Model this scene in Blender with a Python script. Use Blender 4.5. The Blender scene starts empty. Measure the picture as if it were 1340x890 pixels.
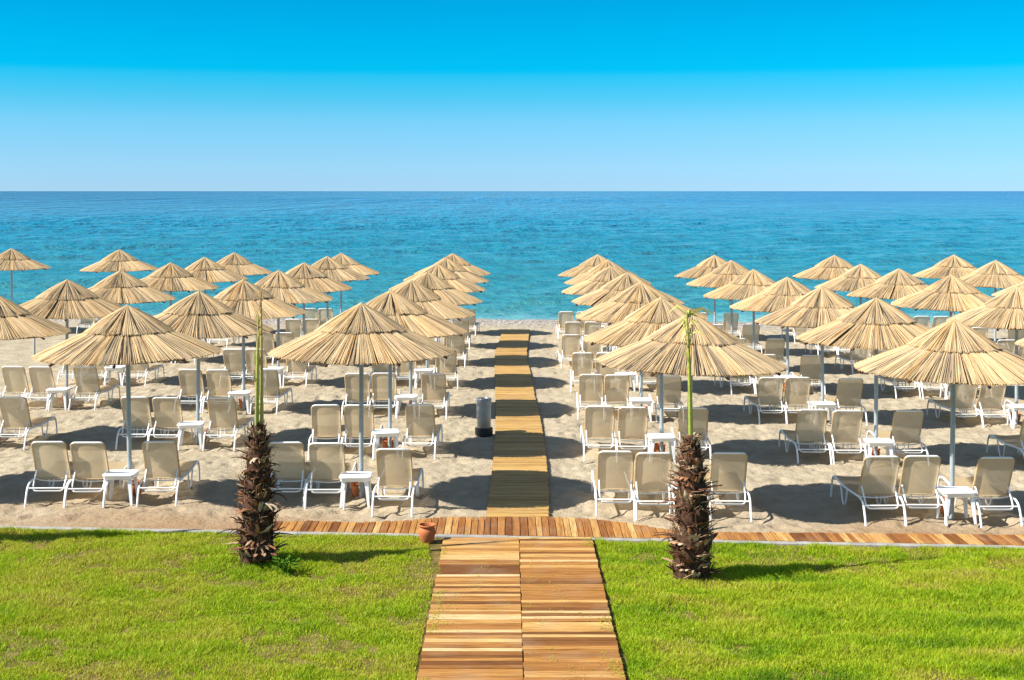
import bpy, math, random
import numpy as np
from math import radians as R, sin, cos, pi
from mathutils import Vector, Matrix

random.seed(7)
RNG = np.random.default_rng(7)
SC = bpy.context.scene
COL = SC.collection

# ------------------------------------------------------------------ camera, sky, sun, exposure
cam_d = bpy.data.cameras.new("camera")
cam = bpy.data.objects.new("camera", cam_d)
COL.objects.link(cam)
cam.location = (0, 0, 4.9)
cam.rotation_euler = (R(90), 0, 0)
cam_d.sensor_width = 36.0
cam_d.lens = 1750 / 1340 * 36
cam_d.shift_y = -(445 - 250) / 1340
cam_d.shift_x = 5 / 1340
cam_d.clip_start = 0.1
cam_d.clip_end = 200000
SC.camera = cam

SUN_EL = R(43)
SHADOW_ANG = R(16)              # the direction shadows fall on the ground, from +X towards +Y
sdx, sdy = cos(SHADOW_ANG), sin(SHADOW_ANG)
W = bpy.data.worlds.new("World")
SC.world = W
W.use_nodes = True
wn, wl = W.node_tree.nodes, W.node_tree.links
wn.clear()
w_out = wn.new("ShaderNodeOutputWorld")
w_bg = wn.new("ShaderNodeBackground")
w_bg.inputs["Strength"].default_value = 0.12
sky = wn.new("ShaderNodeTexSky")
sky.sky_type = 'NISHITA'
sky.sun_disc = False
sky.sun_elevation = SUN_EL
sky.sun_rotation = math.atan2(-sdx, -sdy)      # azimuth of the sun measured from +Y towards +X
sky.air_density = 1.0
sky.dust_density = 0.3
sky.ozone_density = 2.5
w_geo = wn.new("ShaderNodeTexCoord")
w_sep = wn.new("ShaderNodeSeparateXYZ")
wl.new(w_geo.outputs["Generated"], w_sep.inputs[0])
w_map = wn.new("ShaderNodeMapRange")
w_map.inputs["From Min"].default_value = 0.0
w_map.inputs["From Max"].default_value = 0.5
wl.new(w_sep.outputs["Z"], w_map.inputs["Value"])
w_ramp = wn.new("ShaderNodeValToRGB")          # clear deepening of the blue above the sea horizon
SKY_STOPS = [(0.0011, (0.293, 0.529, 0.948)), (0.0114, (0.265, 0.493, 0.897)), (0.0571, (0.208, 0.436, 0.765)), (0.1027, (0.159, 0.424, 0.677)), (0.1368, (0.079, 0.413, 0.622)), (0.1708, (0.023, 0.415, 0.611)), (0.1776, (0.001, 0.404, 0.61)), (0.2383, (0.0, 0.385, 0.573)), (0.2806, (0.0, 0.365, 0.539)), (0.55, (0.42, 0.55, 0.56)), (1.0, (0.85, 0.80, 0.70))]
cr = w_ramp.color_ramp
while len(cr.elements) < len(SKY_STOPS):
    cr.elements.new(0.5)
for e, (p, c) in zip(cr.elements, SKY_STOPS):
    e.position = p
    e.color = (*c, 1)
wl.new(w_map.outputs[0], w_ramp.inputs[0])
w_mul = wn.new("ShaderNodeMix")
w_mul.data_type = 'RGBA'
w_mul.blend_type = 'MULTIPLY'
w_mul.inputs[0].default_value = 1.0
wl.new(sky.outputs[0], w_mul.inputs[6])
wl.new(w_ramp.outputs[0], w_mul.inputs[7])
wl.new(w_mul.outputs[2], w_bg.inputs["Color"])
wl.new(w_bg.outputs[0], w_out.inputs["Surface"])

sun_d = bpy.data.lights.new("sun", 'SUN')
sun_d.energy = 5.0
sun_d.angle = R(0.5)
sun_d.color = (1.0, 0.955, 0.875)
sun = bpy.data.objects.new("sun", sun_d)
COL.objects.link(sun)
sun_dir = Vector((sdx * cos(SUN_EL), sdy * cos(SUN_EL), -sin(SUN_EL)))
sun.rotation_euler = sun_dir.to_track_quat('-Z', 'Y').to_euler()
sun.location = (-20, -5, 20)

SC.view_settings.view_transform = 'Standard'
SC.view_settings.look = 'None'
SC.view_settings.exposure = 1.1
SC.view_settings.gamma = 1.0
SC.view_settings.use_curve_mapping = False
try:
    SC.cycles.max_bounces = 6
    SC.cycles.transparent_max_bounces = 12
except Exception:
    pass


# ------------------------------------------------------------------ helpers
def vhash(ix, iy, seed):
    ix = (ix.astype(np.int64) & 0xffffffff); iy = (iy.astype(np.int64) & 0xffffffff)
    h = (ix * 374761393 + iy * 668265263 + seed * 1442695041) & 0xffffffff
    h = ((h ^ (h >> 13)) * 1274126177) & 0xffffffff
    return ((h ^ (h >> 16)) & 0xffff) / 65535.0


def vnoise(x, y, seed=0):
    x = np.asarray(x, float); y = np.asarray(y, float)
    ix, iy = np.floor(x), np.floor(y)
    fx, fy = x - ix, y - iy
    fx = fx * fx * (3 - 2 * fx); fy = fy * fy * (3 - 2 * fy)
    a = vhash(ix, iy, seed); b = vhash(ix + 1, iy, seed)
    c = vhash(ix, iy + 1, seed); d = vhash(ix + 1, iy + 1, seed)
    return (a * (1 - fx) + b * fx) * (1 - fy) + (c * (1 - fx) + d * fx) * fy


def fbm(x, y, seed=0, octs=4):
    t = 0; amp = 0.5
    for o in range(octs):
        t = t + amp * vnoise(x * 2 ** o, y * 2 ** o, seed + o * 17)
        amp *= 0.5
    return t


def mesh_np(name, verts, faces, mat=None, smooth=True, tone=None):
    """verts (n,3), faces (m,k) arrays -> mesh; tone is a per-vertex float attribute"""
    verts = np.asarray(verts, np.float32); faces = np.asarray(faces, np.int32)
    me = bpy.data.meshes.new(name)
    k = faces.shape[1]
    me.vertices.add(len(verts)); me.vertices.foreach_set("co", verts.ravel())
    me.loops.add(faces.size); me.loops.foreach_set("vertex_index", faces.ravel())
    me.polygons.add(len(faces))
    me.polygons.foreach_set("loop_start", np.arange(0, faces.size, k, dtype=np.int32))
    me.polygons.foreach_set("loop_total", np.full(len(faces), k, np.int32))
    me.polygons.foreach_set("use_smooth", np.full(len(faces), smooth, bool))
    if tone is not None:
        at = me.attributes.new("tone", 'FLOAT', 'POINT')
        at.data.foreach_set("value", np.asarray(tone, np.float32))
    me.update(calc_edges=True)
    if mat: me.materials.append(mat)
    return me


class MB:
    """collects shapes into one mesh"""
    def __init__(s):
        s.v = []; s.f = []; s.t = []; s.cur = 0.5

    def add(s, vs, fs):
        o = len(s.v)
        s.v += [tuple(v) for v in vs]
        s.t += [s.cur] * len(vs)
        s.f += [tuple(i + o for i in f) for f in fs]

    def box(s, c, d, rot=None):
        x, y, z = d[0] / 2, d[1] / 2, d[2] / 2
        vs = [Vector((a, b, e)) for a in (-x, x) for b in (-y, y) for e in (-z, z)]
        if rot is not None: vs = [rot @ v for v in vs]
        c = Vector(c)
        s.add([v + c for v in vs], [(0, 1, 3, 2), (4, 6, 7, 5), (0, 4, 5, 1), (2, 3, 7, 6), (0, 2, 6, 4), (1, 5, 7, 3)])

    def tube(s, pts, r, n=7, caps=True):
        pts = [Vector(p) for p in pts]
        rs = r if isinstance(r, (list, tuple)) else [r] * len(pts)
        rings = []; up = None
        for i, p in enumerate(pts):
            t = (pts[min(i + 1, len(pts) - 1)] - pts[max(i - 1, 0)]).normalized()
            if up is None:
                up = Vector((1, 0, 0)) if abs(t.x) < 0.8 else Vector((0, 0, 1))
            a = (up - t * up.dot(t)).normalized(); b = t.cross(a); up = a
            rings.append([p + a * (cos(2 * pi * k / n) * rs[i]) + b * (sin(2 * pi * k / n) * rs[i]) for k in range(n)])
        vs = [v for rg in rings for v in rg]
        fs = []
        for i in range(len(pts) - 1):
            for k in range(n):
                k2 = (k + 1) % n
                fs.append((i * n + k, i * n + k2, (i + 1) * n + k2, (i + 1) * n + k))
        if caps:
            fs.append(tuple(range(n - 1, -1, -1))); fs.append(tuple((len(pts) - 1) * n + k for k in range(n)))
        s.add(vs, fs)

    def lathe(s, prof, n=24, c=(0, 0, 0)):
        vs = [(c[0] + r * cos(2 * pi * k / n), c[1] + r * sin(2 * pi * k / n), c[2] + z) for r, z in prof for k in range(n)]
        fs = [(i * n + k, i * n + (k + 1) % n, (i + 1) * n + (k + 1) % n, (i + 1) * n + k) for i in range(len(prof) - 1) for k in range(n)]
        s.add(vs, fs)

    def mesh(s, name, mat, smooth=True, angle=40):
        me = bpy.data.meshes.new(name)
        me.from_pydata(s.v, [], s.f)
        at = me.attributes.new("tone", 'FLOAT', 'POINT')
        at.data.foreach_set("value", np.asarray(s.t, np.float32))
        if smooth:
            me.polygons.foreach_set("use_smooth", [True] * len(me.polygons))
            me.set_sharp_from_angle(angle=R(angle))
        me.update()
        if mat: me.materials.append(mat)
        return me


def smooth_path(pts, sub=4):
    """Catmull-Rom through pts"""
    P = [Vector(p) for p in pts]
    P = [P[0] * 2 - P[1]] + P + [P[-1] * 2 - P[-2]]
    out = []
    for i in range(1, len(P) - 2):
        for k in range(sub):
            t = k / sub
            a, b, c, d = P[i - 1], P[i], P[i + 1], P[i + 2]
            out.append(0.5 * ((2 * b) + (c - a) * t + (2 * a - 5 * b + 4 * c - d) * t * t + (3 * b - a - 3 * c + d) * t ** 3))
    out.append(P[-2])
    return out


def link(name, me, parent=None, loc=(0, 0, 0)):
    o = bpy.data.objects.new(name, me)
    COL.objects.link(o)
    o.location = loc
    if parent: o.parent = parent
    return o


def tag(o, label, cat, group=None):
    o["label"] = label; o["category"] = cat
    if group: o["group"] = group
    return o


def struct(o, kind="structure"):
    o["kind"] = kind
    return o


def thing(name, loc=(0, 0, 0), rz=0):
    o = bpy.data.objects.new(name, None)
    o.empty_display_size = 0.2
    COL.objects.link(o)
    o.location = loc; o.rotation_euler = (0, 0, rz)
    return o


def dup(root, loc, rot):
    r = root.copy(); COL.objects.link(r); r.location = loc; r.rotation_euler = rot
    for ch in root.children:
        c = ch.copy(); COL.objects.link(c); c.parent = r
        for g in ch.children:
            d = g.copy(); COL.objects.link(d); d.parent = c
    return r


# ------------------------------------------------------------------ materials
class Mat:
    def __init__(s, name):
        s.m = bpy.data.materials.new(name); s.m.use_nodes = True
        s.n = s.m.node_tree.nodes; s.l = s.m.node_tree.links
        s.b = s.n["Principled BSDF"]; s.out = s.n["Material Output"]

    def node(s, t, **kw):
        n = s.n.new(t)
        for k, v in kw.items():
            if k.startswith("i_"): n.inputs[k[2:].replace("_", " ")].default_value = v
            else: setattr(n, k, v)
        return n

    def link(s, a, b): s.l.new(a, b)

    def coord(s, which="Object", scale=(1, 1, 1)):
        tc = s.node("ShaderNodeTexCoord"); mp = s.node("ShaderNodeMapping")
        mp.inputs["Scale"].default_value = scale
        s.link(tc.outputs[which], mp.inputs[0])
        return mp.outputs[0]

    def noise(s, co, scale, detail=3, rough=0.55):
        n = s.node("ShaderNodeTexNoise"); n.inputs["Scale"].default_value = scale
        n.inputs["Detail"].default_value = detail; n.inputs["Roughness"].default_value = rough
        if co: s.link(co, n.inputs["Vector"])
        return n.outputs["Fac"]

    def ramp(s, fac, stops):
        r = s.node("ShaderNodeValToRGB")
        while len(r.color_ramp.elements) < len(stops): r.color_ramp.elements.new(0.5)
        for e, (p, c) in zip(r.color_ramp.elements, stops):
            e.position = p; e.color = (*c, 1)
        s.link(fac, r.inputs[0])
        return r.outputs[0]

    def mix(s, fac, a, b, mode='MIX'):
        m = s.node("ShaderNodeMix", data_type='RGBA', blend_type=mode)
        for v, i in ((fac, 0), (a, 6), (b, 7)):
            if isinstance(v, (int, float)): m.inputs[i].default_value = v
            elif isinstance(v, tuple): m.inputs[i].default_value = (*v, 1)
            else: s.link(v, m.inputs[i])
        return m.outputs[2]

    def math(s, op, a, b=None):
        m = s.node("ShaderNodeMath", operation=op)
        for i, v in enumerate((a, b)):
            if v is None: continue
            if isinstance(v, (int, float)): m.inputs[i].default_value = v
            else: s.link(v, m.inputs[i])
        return m.outputs[0]

    def attr(s, name="tone"):
        a = s.node("ShaderNodeAttribute"); a.attribute_name = name
        return a.outputs["Fac"]

    def bump(s, h, strength=0.4, dist=0.02, normal=None):
        b = s.node("ShaderNodeBump"); b.inputs["Strength"].default_value = strength; b.inputs["Distance"].default_value = dist
        s.link(h, b.inputs["Height"])
        if normal: s.link(normal, b.inputs["Normal"])
        return b.outputs[0]

    def set(s, col=None, rough=None, metal=None, spec=None, normal=None):
        for v, k in ((col, "Base Color"), (rough, "Roughness"), (metal, "Metallic"), (spec, "Specular IOR Level"), (normal, "Normal")):
            if v is None: continue
            if isinstance(v, (int, float)): s.b.inputs[k].default_value = v
            elif isinstance(v, tuple): s.b.inputs[k].default_value = (*v, 1)
            else: s.link(v, s.b.inputs[k])
        return s.m


def m_sand():
    s = Mat("sand"); co = s.coord()
    big = s.noise(co, 0.35, 4); mid = s.noise(co, 3.0, 5); fine = s.noise(co, 60, 3)
    c = s.ramp(mid, [(0.25, (0.268, 0.222, 0.152)), (0.5, (0.352, 0.297, 0.207)), (0.8, (0.42, 0.358, 0.26))])
    c = s.mix(s.math('MULTIPLY', fine, 0.35), c, (0.18, 0.135, 0.09))
    # browner loose soil beside the lawn, grey shingle at the water's edge
    damp = s.attr("damp"); peb = s.attr("pebble")
    c = s.mix(s.math('MULTIPLY', damp, 0.8), c, (0.23, 0.135, 0.066))
    v = s.node("ShaderNodeTexVoronoi"); v.inputs["Scale"].default_value = 9; s.link(co, v.inputs["Vector"])
    pc = s.ramp(v.outputs["Color"], [(0.1, (0.14, 0.12, 0.105)), (0.5, (0.26, 0.225, 0.19)), (0.9, (0.42, 0.38, 0.33))])
    c = s.mix(peb, c, pc)
    h = s.math('ADD', s.math('MULTIPLY', s.noise(co, 14, 5), 1.0), s.math('MULTIPLY', fine, 0.25))
    h = s.math('ADD', h, s.math('MULTIPLY', s.math('MULTIPLY', v.outputs["Distance"], -2.0), peb))
    return s.set(col=c, rough=0.95, spec=0.15, normal=s.bump(h, 0.75, 0.04))


def m_lawn():
    s = Mat("lawn_soil"); co = s.coord()
    n = s.noise(co, 5, 5)
    c = s.ramp(n, [(0.3, (0.07, 0.055, 0.016)), (0.5, (0.13, 0.10, 0.028)), (0.7, (0.22, 0.16, 0.065))])
    return s.set(col=c, rough=1.0, spec=0.1, normal=s.bump(s.noise(co, 40, 4), 0.8, 0.03))


def m_grass():
    s = Mat("grass_blade"); t = s.attr()
    c = s.ramp(t, [(0.0, (0.36, 0.26, 0.09)), (0.14, (0.46, 0.43, 0.05)), (0.35, (0.37, 0.46, 0.012)), (0.65, (0.235, 0.38, 0.007)), (1.0, (0.05, 0.14, 0.006))])
    s.set(col=c, rough=0.6, spec=0.2)
    tr = s.node("ShaderNodeBsdfTranslucent"); s.link(c, tr.inputs["Color"])
    mx = s.node("ShaderNodeMixShader"); mx.inputs[0].default_value = 0.35
    s.link(s.b.outputs[0], mx.inputs[1]); s.link(tr.outputs[0], mx.inputs[2]); s.link(mx.outputs[0], s.out.inputs[0])
    return s.m


def m_wood(name, stops, along='X', wear=0.5):
    s = Mat(name)
    sc = (1.2, 26, 8) if along == 'X' else (26, 1.2, 8)
    tc = s.node("ShaderNodeTexCoord"); t = s.attr()
    off = s.node("ShaderNodeVectorMath", operation='ADD')
    cmb = s.node("ShaderNodeCombineXYZ")
    s.link(s.math('MULTIPLY', t, 37.0), cmb.inputs[0]); s.link(s.math('MULTIPLY', t, 91.0), cmb.inputs[1])
    s.link(tc.outputs["Object"], off.inputs[0]); s.link(cmb.outputs[0], off.inputs[1])
    mp = s.node("ShaderNodeMapping"); mp.inputs["Scale"].default_value = sc
    s.link(off.outputs[0], mp.inputs[0])
    g = s.noise(mp.outputs[0], 2.0, 6, 0.65)
    c = s.ramp(t, stops)
    c = s.mix(s.ramp(g, [(0.36, (0.9, 0.9, 0.9)), (0.60, (0, 0, 0))]), c, s.mix(1.0, c, (0.50, 0.36, 0.22), 'MULTIPLY'))
    stain = s.noise(tc.outputs["Object"], 1.7, 4)
    c = s.mix(s.ramp(stain, [(0.5, (0, 0, 0)), (0.75, (wear, wear, wear))]), c, (0.30, 0.24, 0.16))
    return s.set(col=c, rough=0.7, spec=0.25, normal=s.bump(g, 0.35, 0.006))


def m_thatch():
    s = Mat("reed_thatch"); t = s.attr(); co = s.coord()
    c = s.ramp(t, [(0.0, (0.07, 0.052, 0.035)), (0.14, (0.24, 0.19, 0.13)), (0.28, (0.39, 0.29, 0.175)), (0.55, (0.50, 0.36, 0.195)), (0.85, (0.60, 0.455, 0.265)), (1.0, (0.50, 0.29, 0.105))])
    n = s.noise(co, 45, 3)
    c = s.mix(s.ramp(n, [(0.5, (0, 0, 0)), (0.8, (0.6, 0.6, 0.6))]), c, s.mix(1.0, c, (0.55, 0.45, 0.33), 'MULTIPLY'))
    oi = s.node("ShaderNodeObjectInfo")
    c = s.mix(s.math('MULTIPLY', oi.outputs["Random"], 0.25), c, s.mix(1.0, c, (0.80, 0.74, 0.66), 'MULTIPLY'))
    s.set(col=c, rough=0.75, spec=0.2)
    tr = s.node("ShaderNodeBsdfTranslucent"); s.link(c, tr.inputs["Color"])
    mx = s.node("ShaderNodeMixShader"); mx.inputs[0].default_value = 0.08
    s.link(s.b.outputs[0], mx.inputs[1]); s.link(tr.outputs[0], mx.inputs[2]); s.link(mx.outputs[0], s.out.inputs[0])
    return s.m


def m_plain(name, col, rough=0.5, metal=0.0, spec=0.5, var=0.12, scale=6, bump=0.0):
    s = Mat(name); co = s.coord()
    n = s.noise(co, scale, 5)
    dark = tuple(v * (1 - var * 2) for v in col); lite = tuple(min(1, v * (1 + var)) for v in col)
    c = s.ramp(n, [(0.3, dark), (0.7, lite)])
    nm = s.bump(s.noise(co, scale * 6, 4), bump, 0.01) if bump else None
    return s.set(col=c, rough=rough, metal=metal, spec=spec, normal=nm)


def m_sling():
    s = Mat("beige_mesh_fabric"); co = s.coord()
    n = s.noise(co, 5, 4)
    c = s.ramp(n, [(0.3, (0.70, 0.54, 0.325)), (0.7, (0.77, 0.605, 0.375))])
    oi = s.node("ShaderNodeObjectInfo")
    c = s.mix(s.math('MULTIPLY', oi.outputs["Random"], 0.35), c, s.mix(1.0, c, (0.86, 0.84, 0.82), 'MULTIPLY'))
    w = s.node("ShaderNodeTexWave"); w.inputs["Scale"].default_value = 90
    s.link(co, w.inputs["Vector"])
    s.set(col=c, rough=0.75, spec=0.25, normal=s.bump(w.outputs["Fac"], 0.2, 0.002))
    tl = s.node("ShaderNodeBsdfTranslucent"); s.link(c, tl.inputs["Color"])
    m1 = s.node("ShaderNodeMixShader"); m1.inputs[0].default_value = 0.62
    s.link(s.b.outputs[0], m1.inputs[1]); s.link(tl.outputs[0], m1.inputs[2])
    tp = s.node("ShaderNodeBsdfTransparent")
    m2 = s.node("ShaderNodeMixShader"); m2.inputs[0].default_value = 0.13        # the weave lets light and view through
    s.link(m1.outputs[0], m2.inputs[1]); s.link(tp.outputs[0], m2.inputs[2]); s.link(m2.outputs[0], s.out.inputs[0])
    return s.m


def m_sea():
    s = Mat("sea_water"); co = s.coord()
    sep = s.node("ShaderNodeSeparateXYZ"); s.link(co, sep.inputs[0])
    # shallow turquoise over sand, deeper blue further out
    dlog = s.math('LOGARITHM', s.math('DIVIDE', sep.outputs["Y"], 58.0), 2.718)
    d = s.math('DIVIDE', dlog, 4.2)
    c = s.ramp(d, [(0.0, (0.15, 0.33, 0.30)), (0.025, (0.035, 0.19, 0.19)), (0.12, (0.012, 0.16, 0.185)), (0.3, (0.008, 0.148, 0.215)), (0.55, (0.007, 0.135, 0.265)), (0.8, (0.006, 0.105, 0.265)), (1.0, (0.005, 0.085, 0.25))])
    # the wind sea grows offshore: short chop by the beach, longer and longer seas further out
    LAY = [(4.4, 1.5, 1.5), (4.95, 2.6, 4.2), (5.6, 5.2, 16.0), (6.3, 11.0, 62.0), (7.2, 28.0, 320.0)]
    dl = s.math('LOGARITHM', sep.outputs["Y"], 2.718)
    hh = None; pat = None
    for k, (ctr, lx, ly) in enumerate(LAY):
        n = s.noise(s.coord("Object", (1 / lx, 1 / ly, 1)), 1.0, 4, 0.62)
        w = s.node("ShaderNodeMapRange", interpolation_type='SMOOTHSTEP'); 
        lo = LAY[k - 1][0] if k else 0.0
        w.inputs["From Min"].default_value = lo; w.inputs["From Max"].default_value = ctr
        s.link(dl, w.inputs["Value"])
        wgt = w.outputs[0]
        if k < len(LAY) - 1:
            w2 = s.node("ShaderNodeMapRange", interpolation_type='SMOOTHSTEP')
            w2.inputs["From Min"].default_value = ctr; w2.inputs["From Max"].default_value = LAY[k + 1][0]
            w2.inputs["To Min"].default_value = 1.0; w2.inputs["To Max"].default_value = 0.0
            s.link(dl, w2.inputs["Value"])
            wgt = s.math('MULTIPLY', wgt, w2.outputs[0]) if k else w2.outputs[0]
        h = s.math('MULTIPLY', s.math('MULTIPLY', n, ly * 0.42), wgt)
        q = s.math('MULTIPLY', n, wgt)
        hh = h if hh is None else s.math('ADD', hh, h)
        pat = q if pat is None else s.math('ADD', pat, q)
    c = s.mix(s.ramp(pat, [(0.38, (0.75, 0.75, 0.75)), (0.55, (0, 0, 0))]), c, s.mix(1.0, c, (0.45, 0.62, 0.72), 'MULTIPLY'))  # ripple shading painted into the water colour: darker in the troughs
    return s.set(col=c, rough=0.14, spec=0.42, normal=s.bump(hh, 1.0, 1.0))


M = {}
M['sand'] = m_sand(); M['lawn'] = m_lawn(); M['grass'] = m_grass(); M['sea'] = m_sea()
M['deck'] = m_wood("deck_wood", [(0.0, (0.15, 0.058, 0.012)), (0.35, (0.29, 0.128, 0.028)), (0.62, (0.40, 0.20, 0.05)), (0.82, (0.52, 0.33, 0.115)), (1.0, (0.60, 0.44, 0.23))], 'X', 0.3)
M['deck_cross'] = m_wood("cross_deck_wood", [(0.0, (0.15, 0.055, 0.013)), (0.35, (0.28, 0.115, 0.028)), (0.7, (0.40, 0.205, 0.056)), (1.0, (0.52, 0.34, 0.13))], 'Y', 0.25)
M['path_wood'] = m_wood("path_wood", [(0.0, (0.30, 0.175, 0.05)), (0.5, (0.44, 0.275, 0.085)), (1.0, (0.54, 0.36, 0.13))], 'X', 0.25)
M['kerb'] = m_plain("kerb_concrete", (0.29, 0.28, 0.255), 0.9, spec=0.2, var=0.15, scale=5, bump=0.4)
M['thatch'] = m_thatch()
M['under'] = m_plain("reed_mat_underside", (0.22, 0.14, 0.065), 0.9, spec=0.1, var=0.3, scale=25)
M['rib'] = m_plain("brown_wood_rib", (0.13, 0.055, 0.02), 0.7, var=0.25, scale=12)
M['pole'] = m_plain("grey_painted_steel", (0.36, 0.41, 0.43), 0.4, metal=0.25, var=0.10, scale=4)
M['white'] = m_plain("white_powder_coat", (0.80, 0.80, 0.79), 0.35, var=0.04)
M['sling'] = m_sling()
M['plastic'] = m_plain("white_plastic", (0.80, 0.81, 0.81), 0.3, var=0.04)
M['clay'] = m_plain("terracotta", (0.46, 0.145, 0.055), 0.8, spec=0.2, var=0.2, scale=9, bump=0.2)
M['soil'] = m_plain("pot_soil", (0.05, 0.03, 0.02), 1.0, var=0.3)
M['steel'] = m_plain("brushed_steel", (0.34, 0.31, 0.275), 0.38, metal=0.7, var=0.08)
M['black'] = m_plain("black_plastic", (0.018, 0.018, 0.02), 0.45, var=0.1)
M['bark'] = m_plain("palm_bark", (0.085, 0.042, 0.024), 0.9, spec=0.15, var=0.45, scale=14, bump=0.8)
M['leafgreen'] = m_plain("weed_leaf", (0.055, 0.135, 0.008), 0.8, spec=0.05, var=0.2, scale=10)


def m_tone(name, stops, rough=0.8, spec=0.2, trans=0.0):
    s = Mat(name); co = s.coord()
    c = s.ramp(s.attr(), stops)
    n = s.noise(co, 30, 4)
    c = s.mix(s.ramp(n, [(0.4, (0, 0, 0)), (0.75, (0.6, 0.6, 0.6))]), c, s.mix(1.0, c, (0.5, 0.42, 0.36), 'MULTIPLY'))
    s.set(col=c, rough=rough, spec=spec)
    if trans:
        tr = s.node("ShaderNodeBsdfTranslucent"); s.link(c, tr.inputs["Color"])
        mx = s.node("ShaderNodeMixShader"); mx.inputs[0].default_value = trans
        s.link(s.b.outputs[0], mx.inputs[1]); s.link(tr.outputs[0], mx.inputs[2]); s.link(mx.outputs[0], s.out.inputs[0])
    return s.m


M['boot'] = m_tone("palm_leaf_base", [(0.0, (0.025, 0.013, 0.009)), (0.4, (0.11, 0.05, 0.028)), (0.7, (0.24, 0.105, 0.05)), (0.9, (0.40, 0.26, 0.15)), (1.0, (0.50, 0.40, 0.28))])
M['fibre'] = m_tone("palm_fibre", [(0.0, (0.10, 0.05, 0.025)), (1.0, (0.42, 0.28, 0.15))])
M['frond'] = m_tone("palm_frond", [(0.0, (0.50, 0.34, 0.13)), (0.3, (0.55, 0.43, 0.16)), (0.5, (0.50, 0.46, 0.11)), (0.75, (0.40, 0.42, 0.08)), (1.0, (0.29, 0.35, 0.05))], 0.45, 0.4, 0.15)


# ------------------------------------------------------------------ ground
TILT = 0.09        # the rows, the kerb and the shore are turned a few degrees to the boardwalk


def terrain(x, y):
    yr = np.asarray(y, float) + TILT * np.asarray(x, float)
    z = np.where(yr > 21.3, -(yr - 21.3) * 0.01734, 0.0)
    z = z + np.where(yr > 57.0, -(yr - 57.0) * 0.045, 0.0)
    return z


def tz(x, y): return float(terrain(x, y))


def kerb_y(x): return 18.86 - 0.077 * np.asarray(x, float)


def grid_faces(nr, nc):
    i = np.arange(nr - 1)[:, None] * nc + np.arange(nc - 1)[None, :]
    i = i.ravel()
    return np.stack([i, i + 1, i + nc + 1, i + nc], 1)


# path of the seaward boardwalk: (distance, left edge, right edge)
PATH = [(19.97, -.33, .61), (21.5, -.30, .66), (23.7, -.276, .69), (26.0, -.272, .715), (28.3, -.267, .711), (30.5, -.279, .70), (33.6, -.317, .66), (38.2, -.384, .631),
        (40.7, -.419, .598), (43.5, -.42, .606), (45.8, -.356, .673), (49, -.28, .75), (51.9, -.217, .845)]
PATH_D = np.array([p[0] for p in PATH]); PATH_L = np.array([p[1] for p in PATH]); PATH_R = np.array([p[2] for p in PATH])
# seaward edge of the cross walk where sand laps over it
CROSS = [(-3.6, 19.66), (-2.9, 19.72), (-2.2, 19.62), (-1.5, 19.75), (-0.9, 19.95), (0.0, 19.95), (0.75, 19.94), (1.3, 19.83), (1.85, 19.52), (2.3, 19.2), (3.0, 19.06), (5.0, 19.0), (7.5, 18.9), (10.0, 18.7), (14, 18.4)]
CX = np.array([c[0] for c in CROSS]); CY = np.array([c[1] for c in CROSS])

# sand: fine displaced sheet over the visible beach
ny = 560
ys = [17.0]
while ys[-1] < 64.0:
    ys.append(ys[-1] + 0.045 * (ys[-1] / 20.0) ** 1.25)
ys = np.array(ys)
xs = np.concatenate([np.linspace(-30, -12, 130, endpoint=False), np.arange(-12, 12, 0.045), np.linspace(12, 30, 130)])
GX, GY = np.meshgrid(xs, ys)
amp = np.clip((GY - kerb_y(GX) - 0.2) / 0.8, 0, 1)
rel = 0.13 * (fbm(GX * 0.9, GY * 0.7, 3, 3) - 0.44) + 0.055 * (fbm(GX * 3.0, GY * 3.0, 11, 3) - 0.44) + 0.028 * (fbm(GX * 8.0, GY * 8.0, 23, 2) - 0.37)
# trampled hollows
pit = vnoise(GX * 4.3, GY * 3.4, 41)
rel = rel - 0.055 * np.clip(pit - 0.62, 0, 1) / 0.38
pit2 = vnoise(GX * 8.5 + 9, GY * 6.5, 43)
rel = rel - 0.035 * np.clip(pit2 - 0.68, 0, 1) / 0.32
lump = vnoise(GX * 6.1 + 3, GY * 5.0, 57)
rel = rel + 0.028 * np.clip(lump - 0.68, 0, 1) / 0.32
# flat under and beside the boardwalk, and no relief through the shingle
pl = np.interp(GY, PATH_D, PATH_L); pr = np.interp(GY, PATH_D, PATH_R)
dpath = np.maximum(np.maximum(pl - GX, GX - pr), 0)
onpath = (GY > 19.5) & (GY < 52.2)
amp = amp * np.where(onpath, np.clip(dpath / 0.4, 0.0, 1), 1)
GZ = terrain(GX, GY) + rel * amp * np.clip((60 - GY) / 8, 0.25, 1) - 0.02
# the cross walk lies in a shallow bed, and sand laps over its far edge
cy = np.interp(GX, CX, CY)
inx = (GX > -3.7)
GZ = np.where(inx & (GY < cy + 0.02), np.minimum(GZ, -0.05), GZ)
edge = np.exp(-((GY - cy - 0.14) / 0.10) ** 2) * inx
GZ = GZ + 0.05 * edge * np.where(onpath, np.clip(dpath / 0.3, 0, 1), 1)
GZ = np.where(GY < kerb_y(GX) + 0.05, np.minimum(GZ, -0.12), GZ)
me = mesh_np("sand", np.stack([GX.ravel(), GY.ravel(), GZ.ravel()], 1), grid_faces(len(ys), len(xs)), M['sand'])
dm = np.clip(1.25 - (GY - kerb_y(GX)) / 2.2, 0, 1) * np.clip(0.6 + 1.5 * (fbm(GX * 0.7, GY * 1.2, 77, 3) - 0.3), 0, 1)
dm = dm * (0.3 + 0.7 * np.clip((np.abs(GX - 0.8) - 2.6) / 2, 0, 1))
pb = np.clip((GY + TILT * GX - 53.0 + 2.0 * (fbm(GX * 0.5, GY * 0.5, 5, 3) - 0.4)) / 3.0, 0, 1)
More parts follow.
